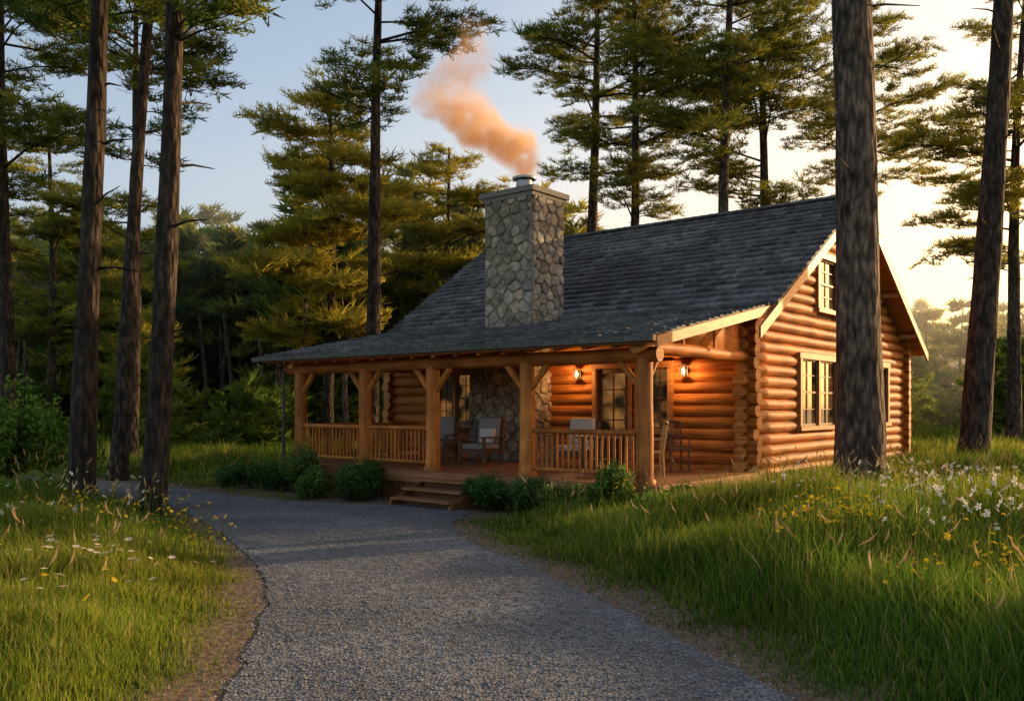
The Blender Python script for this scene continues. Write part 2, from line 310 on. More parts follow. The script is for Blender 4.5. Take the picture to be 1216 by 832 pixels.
def pine(name,x,y,r,h,cb,cr,lean=(0,0),gold=0.,dens=1.,T=TP,detail=1,gb=None,gc=None,stubs=True,fill=1.0,base=None,bcol=1.0,csc=1.0,bright=1.0):
    own=gb is None
    if own: gb=Geo();gc=Geo()
    z0=(hz(x,y) if base is None else base)-.1
    def ctr(z): t=z/h;return np.array([x+lean[0]*t+.12*math.sin(t*5+x),y+lean[1]*t+.1*math.cos(t*4+y),z0+z])
    zs=np.concatenate([[0,.15,.35,.7],np.arange(1.2,h,1.2 if detail else 4),[h]])
    rad=r*np.clip(1-zs/h*.78,.06,1)*(1+.45*np.exp(-zs/.35))
    bc=np.array([1,.97,.93])*rng.uniform(.85,1.15)*bcol
    tube(gb,[ctr(z) for z in zs],rad,16 if detail else 6,bc,jit=.05 if detail else 0)
    if stubs:
        for z in np.arange(cb*.35,cb,1.1):
            a=rng.random()*6.28;l=rng.uniform(.3,1.5);p=ctr(z);q=p+np.array([math.cos(a)*l,math.sin(a)*l,rng.uniform(-.1,.35)*l])
            tube(gb,[p,(p+q)/2+np.array([0,0,.05]),q],[.035,.022,.008],4,bc)
    P=[];A=[]
    z=cb
    while z<h:
        f=(z-cb)/(h-cb);prof=(.65+.5*math.sin(min(f*2.2,1.57)))*(1-f**2.2)+.12
        for b in range(int(rng.integers(2,4))):
            a=rng.random()*6.283;L=cr*prof*rng.uniform(.55,1.12)
            if f<.15 and rng.random()<.35: L*=.5
            p0=ctr(min(z+rng.uniform(-.2,.2),h));up=rng.uniform(.0,.55);dr=np.array([math.cos(a),math.sin(a),0])
            pts=[p0+dr*L*t+np.array([0,0,L*(up*t-.14*t*t)+.08*math.sin(t*7+a)]) for t in (0,.3,.6,.85,1)]
            br=max(.02,r*.2*L/cr)
            tube(gb,pts,[br,br*.75,br*.5,br*.3,br*.12],5 if detail else 3,bc)
            side=np.array([-dr[1],dr[0],0]);t=.3
            while t<1.02:
                i=min(int(t*4),3);wdt=L*.34*math.sin(min(1,(1.12-t)*1.5)*1.57)
                pc=p0+dr*L*t+np.array([0,0,L*(up*t-.14*t*t)+.08*math.sin(t*7+a)])
                for sgn in (-1,1):
                    if wdt>.4: 
                        q=pc+side*sgn*wdt+dr*wdt*.4+np.array([0,0,wdt*.12]);
                        if detail: tube(gb,[pc,q],[br*.25,.008],3,bc)
                    nn=max(1,int(wdt*2.4*dens+.5))
                    for k in range(nn):
                        if rng.random()>fill: continue
                        u=(k+rng.random())/nn
                        P.append(pc+side*sgn*wdt*u+dr*wdt*.4*u+np.array([rng.normal(0,.1),rng.normal(0,.1),wdt*.12*u+rng.normal(.03,.13)]))
                        A.append(a+sgn*.8*u+rng.normal(0,.4))
                t+=rng.uniform(.3,.5)/L/dens*1.1
        z+=rng.uniform(.45,.95)*(1.25-.4*f)/ (dens**.5)
    P=np.array(P);A=np.array(A);m=len(P)
    t=np.clip(gold+rng.normal(0,.16,m),0,1)[:,None]
    col=(np.array([.07,.14,.035])*(1-t)+np.array([.4,.35,.055])*t)*rng.uniform(.65,1.35,(m,1))*bright
    place(gc,T,P,A,rng.uniform(.8,1.35,m)*csc,col)
    if own:
        e=empty(name,(0,0,0));e.location=(x,y,0)
        o=gb.obj('trunk_and_limbs',M_bark,e,smooth=True,loc=(-x,-y,0));o2=gc.obj('needle_crown',M_needle,e,loc=(-x,-y,0))
# foreground
pine('pine_tree',6.45,16.4,.45,27,14,5,lean=(-.5,0),gold=.3,bcol=1.2)
pine('pine_tree',11.6,22,.36,24,14.5,4.5,lean=(1.3,0),gold=.4,bcol=.8)
pine('pine_tree',-7.6,15.8,.22,20,9.6,4,lean=(.1,0),gold=.2,bcol=.5)
pine('pine_tree',-6.35,15.6,.22,20,8.6,3.8,lean=(.5,0),gold=.25,bcol=.5)
pine('pine_tree',-10.6,23.3,.24,20,11.2,4,lean=(1.4,.5),gold=.3,bcol=.55)
pine('pine_tree',-17.4,30,.27,19,8.5,4.6,gold=.3,bcol=.6)
pine('pine_tree',-12.2,28,.2,17,9.6,3.2,lean=(.3,0),gold=.35,bcol=.7)
pine('pine_tree',-5.35,32,.31,22,12.6,4.2,lean=(.8,0),gold=.35,bcol=.7)
pine('pine_tree',3.8,42,.36,24,14.5,4.6,lean=(.2,0),gold=.4)
pine('pine_tree',5.3,40,.32,22,10.5,4.4,lean=(.4,0),gold=.55)
pine('pine_tree',8.7,36,.33,23,11.8,4.3,lean=(.3,0),gold=.45)
pine('pine_tree',11.4,40,.34,21,10.5,4.4,gold=.6)
pine('pine_tree',20.5,36,.3,20,7.5,4.6,lean=(.6,0),gold=.7)
pine('pine_tree',16.8,42,.3,21,11.5,4.4,gold=.65)
pine('spruce_tree',-7.9,38,.27,16,4.6,4.6,gold=.85,dens=1.25,csc=1.25,bright=1.15)
pine('spruce_tree',-3.2,43,.24,14.5,4,4,gold=.8,dens=1.15,csc=1.2,bright=1.1)
pine('spruce_tree',-14.3,33,.18,10,3,2.6,gold=.6,dens=1.1,bright=1.1)
pine('spruce_tree',-20,38,.24,14,4,3.6,gold=.5,dens=1.1,bright=1.1)
# background forest: one object
fb,fc=Geo(),Geo()
for i in range(200):
    if i<140: x=rng.uniform(-62,62);y=rng.uniform(46,92)
    else: x=rng.uniform(-44,-5);y=rng.uniform(44,66)
    if x>12 and y<56: continue
    if math.atan2(x,y)>.6: continue
    scl=(.95 if x<5 else .6)
    hh=rng.uniform(12,18)*scl*(y/62)**.5
    if i>=140: hh=rng.uniform(8.5,13.5)
    if 5<x<70: hh*=.85
    pine('x',x,y,.17,hh,hh*rng.uniform(.15,.35),rng.uniform(2.6,3.8),gold=.3 if x<0 else .6,dens=.55,T=TPL,detail=0,gb=fb,gc=fc,stubs=False,base=hz(x,y),csc=2.0,bcol=1.6,bright=1.15)
for i in range(40):
    x=rng.uniform(-34,-6);y=rng.uniform(36,56)
    tube(fb,[(x,y,0),(x+rng.normal(0,.15),y,3),(x+rng.normal(0,.3),y,6.5)],[.14,.11,.08],6,(1.8,1.7,1.6))
# understory of young trees and brush
for i in range(150):
    x=rng.uniform(-44,30);y=rng.uniform(36,62)
    if math.atan2(x,y)>.58: continue
    if -6<x<22 and y<44: continue
    hh=rng.uniform(1.2,5.5);rr=rng.uniform(1.2,2.6)
    m=int(60*rr*hh/3)+20
    dirs=rng.normal(0,1,(m,3));dirs/=np.linalg.norm(dirs,axis=1)[:,None];dirs*=rng.uniform(.5,1.15,(m,1))
    P=np.array([x,y,hh*.5])+dirs*np.array([rr,rr,hh*.55]);P[:,2]=np.abs(P[:,2])
    t=rng.random()
    col=(np.array([.09,.18,.04])*(1-t)+np.array([.28,.33,.055])*t)*rng.uniform(.7,1.3,(m,1))
    place(fc,TPL,P,rng.random(m)*6.28,rng.uniform(1.0,1.7,m),col)
e=empty('background_forest')
fb.obj('trunks',M_bark,e,smooth=True);fc.obj('crowns',M_needle,e)
# hills
g=Geo();na,nr=400,10
A=np.linspace(-1.7,.9,na);Rr=np.linspace(100,175,nr)
AA,RR=np.meshgrid(A,Rr);hx=np.sin(AA)*RR;hy=np.cos(AA)*RR
prof=np.sin(np.clip((RR-100)/75,0,1)*math.pi*.5)*(1-sm(.56,.85,AA))
base=np.where(AA<0,19,12)+3*np.sin(AA*5)+1.5*np.sin(AA*13+1)
Zh=prof*(base+rng.normal(0,1.1,AA.shape))-.5
idx=np.arange(na*nr).reshape(nr,na);F=np.stack([idx[:-1,:-1],idx[:-1,1:],idx[1:,1:],idx[1:,:-1]],-1).reshape(-1,4)
g.add(np.stack([hx,hy,Zh],-1).reshape(-1,3),F);g.obj('hills',mat('wooded_hill',(.05,.075,.04),(.13,.14,.065),(1,1,1),.5,1,1,1.5))
# --------------------------------------------------------------- shrubs
def bush(name,x,y,rx,rz,n,col,leaf=.05,stem=True,z0=None):
    e=empty(name,(x,y,0));g=Geo();z=hz(x,y) if z0 is None else z0
    L=[(0,0,.55*rz,rx*.75)]+[(rng.normal(0,rx*.4),rng.normal(0,rx*.4),rz*rng.uniform(.3,.75),rx*rng.uniform(.3,.55)) for _ in range(9)]
    P=[]
    for i in range(n):
        l=L[rng.integers(0,len(L))];d=rng.normal(0,1,3);d/=np.linalg.norm(d);r=l[3]*rng.uniform(.5,1.12)*(1.25 if rng.random()<.08 else 1)
        P.append((l[0]+d[0]*r,l[1]+d[1]*r,l[2]+d[2]*r*rz/rx*.8))
    P=np.array(P);P[:,2]=np.abs(P[:,2])+z
    u=rng.normal(0,1,(n,3));u/=np.linalg.norm(u,axis=1)[:,None];w=np.cross(u,rng.normal(0,1,(n,3)));w/=np.linalg.norm(w,axis=1)[:,None]
    s=(leaf*rng.uniform(.6,1.3,n))[:,None];V=np.stack([P-u*s,P+w*s*.45,P+u*s,P-w*s*.45],1)
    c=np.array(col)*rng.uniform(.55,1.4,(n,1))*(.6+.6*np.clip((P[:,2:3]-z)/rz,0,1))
    F=np.array([[0,1,2],[0,2,3]])
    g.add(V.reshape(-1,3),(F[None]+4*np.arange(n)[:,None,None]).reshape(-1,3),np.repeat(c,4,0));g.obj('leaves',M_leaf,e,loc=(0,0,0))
    gs=Geo()
    for i in range(9):
        a=rng.random()*6.28;r=rx*rng.uniform(.3,.8);tube(gs,[(0,0,z),(r*.4*math.cos(a),r*.4*math.sin(a),z+rz*.5),(r*math.cos(a),r*math.sin(a),z+rz*.95)],[.02,.012,.005],4)
    gs.obj('stems',M_bark,e)
DG=(.07,.14,.04);MG=(.13,.21,.045)
for (lx,ly,rx,rz,c) in ((-10.4,-.9,.5,.55,DG),(-9.4,-1.0,.5,.6,DG),(-8.2,-.95,.55,1.0,MG),(-7.4,-1.3,.42,.6,MG),(-6.3,-1.05,.62,.8,DG),(-2.9,-.75,.5,.62,DG),(-2.0,-.8,.55,.62,DG),(-1.2,-.85,.42,.6,MG),(-.2,-.75,.4,.95,MG),(.9,-.3,.4,.6,MG)):
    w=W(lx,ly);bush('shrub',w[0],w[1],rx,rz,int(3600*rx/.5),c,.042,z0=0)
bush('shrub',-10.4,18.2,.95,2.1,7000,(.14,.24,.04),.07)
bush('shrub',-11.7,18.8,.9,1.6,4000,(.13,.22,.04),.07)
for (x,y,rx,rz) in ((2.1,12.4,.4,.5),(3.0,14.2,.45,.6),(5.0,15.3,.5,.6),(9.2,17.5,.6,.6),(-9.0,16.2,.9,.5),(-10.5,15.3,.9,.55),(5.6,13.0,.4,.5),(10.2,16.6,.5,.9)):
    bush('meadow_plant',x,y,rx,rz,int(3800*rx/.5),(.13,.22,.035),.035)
# --------------------------------------------------------------- cabin
cab=empty('log_cabin',(CX,CY,0),TH)
def zm(s): return 7.35-abs(9.75-s)*.594
def zp(s): return 3.15+.196*(s+.5)
def logc(): return np.array([1,1,1])*rng.uniform(.74,1.2)*np.array([1,rng.uniform(.9,1.06),rng.uniform(.85,1.08)])
CAP=(1.2,1.5,1.9)
def logrow(g,p0,p1,r):
    p0=np.array(p0,float);p1=np.array(p1,float);n=max(2,int(np.linalg.norm(p1-p0)/.8)+1)
    P=[p0+(p1-p0)*i/(n-1)+np.array([rng.normal(0,.005),rng.normal(0,.005),rng.normal(0,.005)]) for i in range(n)]
    tube(g,P,r*rng.uniform(.95,1.05),14,logc(),cap=True,capc=CAP)
def ranges(a,b,ops,z):
    out=[(a,b)]
    for (o0,o1,z0,z1) in ops:
        if z0-.1<z<z1+.1:
            nw=[]
            for (p,q) in out:
                if o0>p and o1<q: nw+=[(p,o0),(o1,q)]
                else: nw.append((p,q))
            out=nw
    return out
XL=-10.7;g=Geo();PT=.25;r=.137
gop=[(6.75,9.25,1.45,3.15),(7.9,9.3,4.3,5.65),(12.2,13.6,1.45,3.15)]
for X0,ops in ((0,gop),(XL,[])):
    z=.5
    while z<7.15:
        hw=(7.35-.2-z-.12)/.594;a=max(4.1-.28,9.75-hw);b=min(15.4+.28,9.75+hw)
        if a==4.1-.28: a-=rng.uniform(-.05,.06)
        if b-a>.3:
            for (p,q) in ranges(a,b,ops,z): logrow(g,(X0,p,z),(X0,q,z),r)
        z+=PT
# front wall  (x=-t)
fop=[(-8.9,-7.45,1.45,2.9),(-3.68,-2.7,.5,2.85),(-2.55,-1.65,1.4,2.9)]
z=.5+PT/2
while z<3.95:
    for (p,q) in ranges(XL-.28,.28+rng.uniform(-.05,.06),fop,z): logrow(g,(p,4.1,z),(q,4.1,z),r)
    if z<4.0: logrow(g,(XL-.28,15.4,z),(.28,15.4,z),r)
    z+=PT
g.obj('log_walls',M_log,cab,smooth=True)
g=Geo()
box(g,(0,9.75,2.1),(.08,11.2,3.5));box(g,(XL,9.75,2.1),(.08,11.2,3.5));box(g,(XL/2,4.1,2.1),(-XL-.1,.08,3.5));box(g,(XL/2,15.4,2.1),(-XL-.1,.08,3.5))
for X0 in (0,XL):
    g.add([(X0-.04,4.2,3.84),(X0-.04,15.3,3.84),(X0-.04,9.75,7.1),(X0+.04,4.2,3.84),(X0+.04,15.3,3.84),(X0+.04,9.75,7.1)],[[0,1,2],[3,4,5]])
g.obj('wall_core',M_core,cab)
# stones
def cells(w,h,size,seed):
    r=np.random.default_rng(seed);nx=max(1,round(w/size));ny=max(1,round(h/(size*.72)));S=[]
    for j in range(ny):
        for i in range(nx+1):
            S.append(((i+.5*(j%2)+r.uniform(-.32,.32))*w/nx,(j+.5+r.uniform(-.36,.36))*h/ny))
    out=[]
    for a in S:
        P=[(0,0),(w,0),(w,h),(0,h)]
        for b in S:
            if b is a: continue
            mx,my=(a[0]+b[0])/2,(a[1]+b[1])/2;nx_,ny_=b[0]-a[0],b[1]-a[1]
            Q=[]
            for k in range(len(P)):
                p,q=P[k],P[(k+1)%len(P)];dp=(p[0]-mx)*nx_+(p[1]-my)*ny_;dq=(q[0]-mx)*nx_+(q[1]-my)*ny_
                if dp<=0: Q.append(p)
                if (dp<0<dq) or (dq<0<dp):
                    t=dp/(dp-dq);Q.append((p[0]+(q[0]-p[0])*t,p[1]+(q[1]-p[1])*t))
            P=Q
            if len(P)<3: break
        if len(P)>=3: out.append(np.array(P))
    return out
def stoneface(g,org,ax,nrm,w,h,size,seed):
    org,ax,nrm=[np.array(v,float) for v in(org,ax,nrm)];up=np.array([0,0,1.])
    for P in cells(w,h,size,seed):
        c=P.mean(0);ext=np.ptp(P,axis=0)
        if ext.min()<.05: continue
        # subdivide the outline a little so stones are rounded
        Q=[]
        for k in range(len(P)):
            a,b=P[k],P[(k+1)%len(P)];Q+=[a*.8+b*.2,a*.2+b*.8]
        P=np.array(Q);sh=1-.028/ext.mean();d=rng.uniform(.03,.075);n=len(P)
        rings=[];tilt=rng.normal(0,.05,2)
        for s,dep in ((sh,0),(sh*.97,d*.55),(sh*.84,d*.92),(sh*.5,d)):
            p=c+(P-c)*s;dd=dep+(((p-c)@tilt)if dep else 0)+(rng.normal(0,.004,n) if dep else 0)
            rings.append(org+np.outer(p[:,0],ax)+np.outer(p[:,1],up)+np.outer(np.ones(n)*dd,nrm))
        V=np.vstack(rings+[org+c[0]*ax+c[1]*up+nrm*d*1.02])
        F=[]
        for k in range(3):
            for i in range(n):
                F+=[[k*n+i,k*n+(i+1)%n,(k+1)*n+(i+1)%n],[k*n+i,(k+1)*n+(i+1)%n,(k+1)*n+i]]
        F+=[[3*n+i,3*n+(i+1)%n,4*n] for i in range(n)]
        tone=rng.uniform(.65,1.35);warm=rng.uniform(0,1)
        g.add(V,F,np.array([1+.12*warm,1,1-.18*warm])*tone)
g=Geo();gm=Geo()
x0,x1,y0,y1=-6.5,-5.04,3.3,4.55;zt=7.12
def stonebox(x0,x1,y0,y1,z0,z1,size,seed,faces='fblr'):
    box(gm,((x0+x1)/2,(y0+y1)/2,(z0+z1)/2),(x1-x0,y1-y0,z1-z0))
    if 'f' in faces: stoneface(g,(x0,y0,z0),(1,0,0),(0,-1,0),x1-x0,z1-z0,size,seed)
    if 'b' in faces: stoneface(g,(x1,y1,z0),(-1,0,0),(0,1,0),x1-x0,z1-z0,size,seed+1)
    if 'r' in faces: stoneface(g,(x1,y0,z0),(0,1,0),(1,0,0),y1-y0,z1-z0,size,seed+2)
    if 'l' in faces: stoneface(g,(x0,y1,z0),(0,-1,0),(-1,0,0),y1-y0,z1-z0,size,seed+3)
stonebox(x0,x1,y0,y1,.62,zt,.34,11)
stonebox(-7.25,-6.56,3.55,4.05,.62,3.75,.34,21,'fl')
box(gm,((x0+x1)/2,(y0+y1)/2,zt+.06),(x1-x0+.24,y1-y0+.24,.13));box(gm,((x0+x1)/2,(y0+y1)/2,zt-.06),(x1-x0+.14,y1-y0+.14,.1))
# foundation
stonebox(-.16,.1,4.0,15.5,-.05,.38,.4,31,'fr');stonebox(XL-.1,XL+.16,4.0,15.5,-.05,.38,.4,41,'fl')
g.obj('chimney_stones',M_stone,cab);gm.obj('chimney_core_and_cap',M_mortar,cab)
gp=Geo();cx_,cy_=(x0+x1)/2,(y0+y1)/2
tube(gp,[(cx_,cy_,zt+.1),(cx_,cy_,zt+.14),(cx_,cy_,zt+.16),(cx_,cy_,zt+.46)],[.34,.33,.22,.2],20,cap=True)
tube(gp,[(cx_,cy_,zt+.5),(cx_,cy_,zt+.55),(cx_,cy_,zt+.58)],[.3,.3,.06],20,cap=True)
for a in range(4): box(gp,(cx_+.18*math.cos(a*1.57),cy_+.18*math.sin(a*1.57),zt+.48),(.02,.02,.1))
gp.obj('flue_pipe',M_pot,cab)
# roof decks
g=Geo();XE=.6;XR=-12.1;XV=-11.05
slab(g,[(XV,4.2,zm(4.2)),(XE,4.2,zm(4.2)),(XE,9.75,zm(9.75)),(XR,9.75,zm(9.75))],.1)
slab(g,[(XR,9.75,7.349),(XE,9.75,7.349),(XE,16,zm(16)),(XV,16,zm(16))],.1)
slab(g,[(-10.55,-.5,zp(-.5)),(.5,-.5,zp(-.5)),(.5,4.3,zp(4.3)),(-10.95,4.3,zp(4.3))],.08)
g.obj('roof_deck',M_trim,cab)
g=Geo()
def shingles(s0,s1,zf,xl,xr,expo=.19,w=.27,th=.045):
    n=int(abs(s1-s0)/expo)+1;sg=1 if s1>s0 else -1
    for j in range(n):
        a=s0+sg*expo*j;b=a+sg*expo*1.12
        if (b-s1)*sg>0: b=s1
        L=xl(a);x=L-rng.random()*w;ct=rng.uniform(.85,1.12)
        while x<xr:
            ww=w*rng.uniform(.7,1.3);xa=max(x,L);xb=min(x+ww-.01,xr)
            if xb-xa>.03:
                u=th+rng.normal(0,.006);aj=a-sg*rng.uniform(0,.035);tone=ct*rng.uniform(.6,1.4)*(1+.12*math.sin(x*.7+j*.3))
                V=[(xa,aj,zf(aj)+.002),(xb,aj,zf(aj)+.002),(xb,b,zf(b)+.004),(xa,b,zf(b)+.004),(xa,aj,zf(aj)+u),(xb,aj,zf(aj)+u+rng.normal(0,.003)),(xb,b,zf(b)+.012),(xa,b,zf(b)+.012)]
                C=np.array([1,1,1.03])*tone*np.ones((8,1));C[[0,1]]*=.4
                g.add(V,BF,C)
            x+=ww
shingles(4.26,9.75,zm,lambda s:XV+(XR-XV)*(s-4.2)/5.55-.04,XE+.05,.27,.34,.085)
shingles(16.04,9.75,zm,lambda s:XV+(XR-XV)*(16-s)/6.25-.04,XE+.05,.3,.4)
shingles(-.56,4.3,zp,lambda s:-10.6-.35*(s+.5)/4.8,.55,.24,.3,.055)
x=XR-.05
while x<XE:
    for sg in(-1,1):
        g.add([(x,9.75,7.45),(x+.3,9.75,7.46),(x+.3,9.75+sg*.17,7.46-.09),(x,9.75+sg*.17,7.44-.09)],[[0,1,2,3]],np.array([1,1,1])*rng.uniform(.7,1.2))
    x+=.26
g.obj('roof_shingles',M_shing,cab)
# rake boards, fascia, gutter
g=Geo()
def rake(xa,s0,z0,xb,s1,z1,h=.24,th=.05):
    slab(g,[(xa,s0,z0),(xa+th,s0,z0),(xb+th,s1,z1),(xb,s1,z1)],h,np.array([1,1,1])*rng.uniform(.95,1.1))
rake(XE+.002,3.4,zm(3.4)-.02,XE+.002,9.75,7.33);rake(XE+.002,9.75,7.33,XE+.002,16.03,zm(16.03)-.02)
rake(XV-.052,4.2,zm(4.2)-.02,XR-.052,9.75,7.33);rake(XR-.052,9.75,7.33,XV-.052,16.03,zm(16.03)-.02)
rake(.502,-.52,zp(-.52)-.01,.502,4.15,zp(4.15)-.01,.18);rake(-10.6,-.52,zp(-.52)-.01,-10.99,4.3,zp(4.3)-.01,.18)
# soffit beams (lookouts) under gable overhang
for s in (4.6,6.4,8.2,9.75,11.3,13.1,14.9): box(g,(.36,s,zm(s)-.22),(.46,.12,.13))
box(g,(-5.05,-.53,zp(-.5)-.06),(11.0,.04,.15),c3=(.7,.6,.55))
g.obj('rake_and_fascia_boards',M_trim,cab)
g=Geo()
box(g,(-5.05,-.61,zp(-.5)-.05),(11.2,.11,.1));tube(g,[(-10.45,-.6,3.05),(-10.3,-.3,2.95),(-10.05,-.16,2.8),(-10.05,-.16,.3)],.04,8)
g.obj('gutter',M_metal,cab)
# porch ceiling rafters, beams, posts
g=Geo()
for x in np.arange(-10.3,.3,.62):
    slab(g,[(x-.045,-.42,zp(-.42)-.085),(x+.045,-.42,zp(-.42)-.085),(x+.045,4.0,zp(4.0)-.085),(x-.045,4.0,zp(4.0)-.085)],.12,logc())
g.obj('rafters',M_post,cab)
g=Geo()
logrow(g,(-10.1,0,2.86),(.32,0,2.86),.14)
logrow(g,(0,-.3,3.0),(0,3.9,3.0),.13);logrow(g,(-9.59,-.3,3.0),(-9.59,3.9,3.0),.13)
for X0 in (0,-9.59): g.add([(X0-.04,-.1,3.05),(X0-.04,4,3.05),(X0-.04,4,zp(4)-.1),(X0-.04,-.1,zp(0)-.1),(X0+.04,-.1,3.05),(X0+.04,4,3.05),(X0+.04,4,zp(4)-.1),(X0+.04,-.1,zp(0)-.1)],BF)
for s in (1.3,2.6): logrow(g,(0,s,3.1),(0,s,zp(s)-.1),.07)
g.obj('porch_beams',M_log,cab,smooth=True)
g=Geo();PX=[0,-2.59,-5.12,-7.24,-9.59]
for x in PX:
    tube(g,[(x,0,.62),(x+.01,0,1.4),(x-.01,.01,2.1),(x,0,2.8)],[.16,.15,.148,.145],16,logc(),jit=.012)
    tube(g,[(x,0,.62),(x,0,.68),(x,0,.72)],[.2,.2,.16],16,(.8,.8,.8))
    for sg in(-1,1):
        if (x==0 and sg==1)or(x==-9.59 and sg==-1): continue
        tube(g,[(x+sg*.1,0,2.3),(x+sg*.52,0,2.78)],[.065,.065],8,logc(),cap=True)
    if x in(0,-9.59): tube(g,[(x,.1,2.4),(x,.5,2.9)],[.055,.055],8,logc(),cap=True)
g.obj('porch_posts',M_post,cab,smooth=True)
g=Geo()
def rail(xa,xb):
    tube(g,[(xa,0,1.5),(xb,0,1.5)],.05,10,logc());tube(g,[(xa,0,.78),(xb,0,.78)],.038,8,logc())
    for x in np.arange(xa+.08,xb-.02,.125): tube(g,[(x,0,.78),(x+rng.normal(0,.006),0,1.1),(x,0,1.48)],[.024,.026,.023],7,logc())
rail(-2.45,-.15);rail(-7.1,-5.27);rail(-9.45,-7.38)
# left side rail
tube(g,[(-9.59,.15,1.5),(-9.59,3.95,1.5)],.05,10);tube(g,[(-9.59,.15,.78),(-9.59,3.95,.78)],.038,8)
for y in np.arange(.25,3.9,.14): tube(g,[(-9.59,y,.78),(-9.59,y,1.48)],.022,6,logc())
g.obj('porch_railing',M_post,cab,smooth=True)
g=Geo();y=-.26
while y<3.9:
    box(g,(-4.75,y+.065,.6+rng.normal(0,.0015)),(10.3,.13,.04),c3=logc());y+=.137
box(g,(-4.75,-.29,.5),(10.34,.04,.24),c3=(1.1,1.05,1));box(g,(.42,1.85,.5),(.04,4.2,.24),c3=(1.3,1.2,1.1));box(g,(-9.93,1.85,.5),(.04,4.2,.24))
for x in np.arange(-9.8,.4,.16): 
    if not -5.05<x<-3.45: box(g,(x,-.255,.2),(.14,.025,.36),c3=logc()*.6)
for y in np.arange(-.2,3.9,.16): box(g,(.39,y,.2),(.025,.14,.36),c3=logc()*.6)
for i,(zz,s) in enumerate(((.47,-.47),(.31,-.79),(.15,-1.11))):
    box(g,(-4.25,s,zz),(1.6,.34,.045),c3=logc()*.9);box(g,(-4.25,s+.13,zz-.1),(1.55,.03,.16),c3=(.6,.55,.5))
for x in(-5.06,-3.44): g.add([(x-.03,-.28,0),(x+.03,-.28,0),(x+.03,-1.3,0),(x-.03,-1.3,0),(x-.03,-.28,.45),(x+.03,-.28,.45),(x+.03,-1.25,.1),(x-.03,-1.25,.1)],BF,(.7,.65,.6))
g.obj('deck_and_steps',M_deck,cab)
# windows
def window(n,axis,pos,a0,a1,z0,z1,cols,rows,sashes=2):
    gt,gg,gd=Geo(),Geo(),Geo()
    def b(gx_,a,z,wa,wz,off,th):
        if axis=='x': box(gx_,(pos+off,a,z),(th,wa,wz))
        else: box(gx_,(a,pos-off,z),(wa,th,wz))
    ca,cz=(a0+a1)/2,(z0+z1)/2;wa,wz=a1-a0,z1-z0
    b(gg,ca,cz,wa-.1,wz-.1,.07,.01)
    for s,e_ in((a0+.03,1),(a1-.03,1)): b(gt,s,cz,.12,wz+.02,.12,.14)
    b(gt,ca,z1-.0,wa+.16,.14,.125,.15);b(gt,ca,z0+.0,wa+.2,.1,.14,.19)
    for k in range(1,sashes): b(gt,a0+wa*k/sashes,cz,.09,wz-.1,.12,.1)
    sw=wa/sashes
    for k in range(sashes):
        l=a0+sw*k+.08;rr=a0+sw*(k+1)-.08
        for q in(l+.02,rr-.02): b(gd,q,cz,.045,wz-.15,.105,.04)
        for q in(z0+.08,z1-.09,cz): b(gd,(l+rr)/2,q,rr-l-.046,.045,.103,.038)
        for c_ in range(1,cols): b(gd,l+(rr-l)*c_/cols,cz,.022,wz-.2,.09,.02)
        for r_ in range(1,rows):
            if r_*2!=rows: b(gd,(l+rr)/2,z0+.05+(wz-.1)*r_/rows,rr-l-.05,.022,.092,.018)
    e=empty(n,(0,0,0),0,cab);gt.obj('frame',M_trim,e);gg.obj('glass',M_win,e);gd.obj('sash_bars',M_door,e)
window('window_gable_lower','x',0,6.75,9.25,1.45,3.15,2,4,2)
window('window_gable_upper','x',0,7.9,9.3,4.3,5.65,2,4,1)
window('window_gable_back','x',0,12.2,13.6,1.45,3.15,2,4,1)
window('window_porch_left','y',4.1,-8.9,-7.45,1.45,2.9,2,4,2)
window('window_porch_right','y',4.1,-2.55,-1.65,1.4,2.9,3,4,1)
gd,gg,gt=Geo(),Geo(),Geo()
box(gt,(-3.68,3.98,1.74),(.1,.16,2.28));box(gt,(-2.7,3.98,1.74),(.1,.16,2.28));box(gt,(-3.19,3.975,2.9),(1.2,.17,.12))
box(gd,(-3.19,4.02,.95),(.86,.06,.66));box(gd,(-3.57,4.02,2.05),(.12,.06,1.55));box(gd,(-2.81,4.02,2.05),(.12,.06,1.55));box(gd,(-3.19,4.02,2.78),(.64,.06,.1))
box(gg,(-3.19,4.035,2.0),(.66,.01,1.5));box(gd,(-3.19,4.0,2.0),(.03,.03,1.5))
for z in(1.65,2.0,2.35): box(gd,(-3.19,4.0,z),(.64,.028,.028))
tube(gt,[(-2.85,3.93,1.55),(-2.85,3.93,1.75)],.015,6)
e=empty('front_door',(0,0,0),0,cab);gd.obj('door_leaf',M_door,e);gg.obj('door_glass',M_win,e);gt.obj('door_frame',M_trim,e)
for i,x in enumerate((-4.12,-1.3)):
    e=empty('wall_lamp_%d'%(i+1),(x,3.9,2.72),0,cab);g=Geo()
    box(g,(0,.06,0),(.1,.04,.2));box(g,(0,-.06,.14),(.17,.17,.025));box(g,(0,-.06,-.1),(.13,.13,.02))
    for a in(-.06,.06):
        for b_ in(-.12,0): box(g,(a,b_,.02),(.012,.012,.22))
    g.obj('bracket',M_metal,e)
    g=Geo();tube(g,[(0,-.06,-.06),(0,-.06,-.03),(0,-.06,.04),(0,-.06,.09)],[.015,.035,.035,.01],10);g.obj('bulb',M_bulb,e,smooth=True)
    l=bpy.data.lights.new('lamp_light','POINT');l.energy=34;l.color=(1,.52,.2);l.shadow_soft_size=.05
    lo=bpy.data.objects.new('lamp_light',l);lo.location=(0,-.28,.0);link(lo,e)
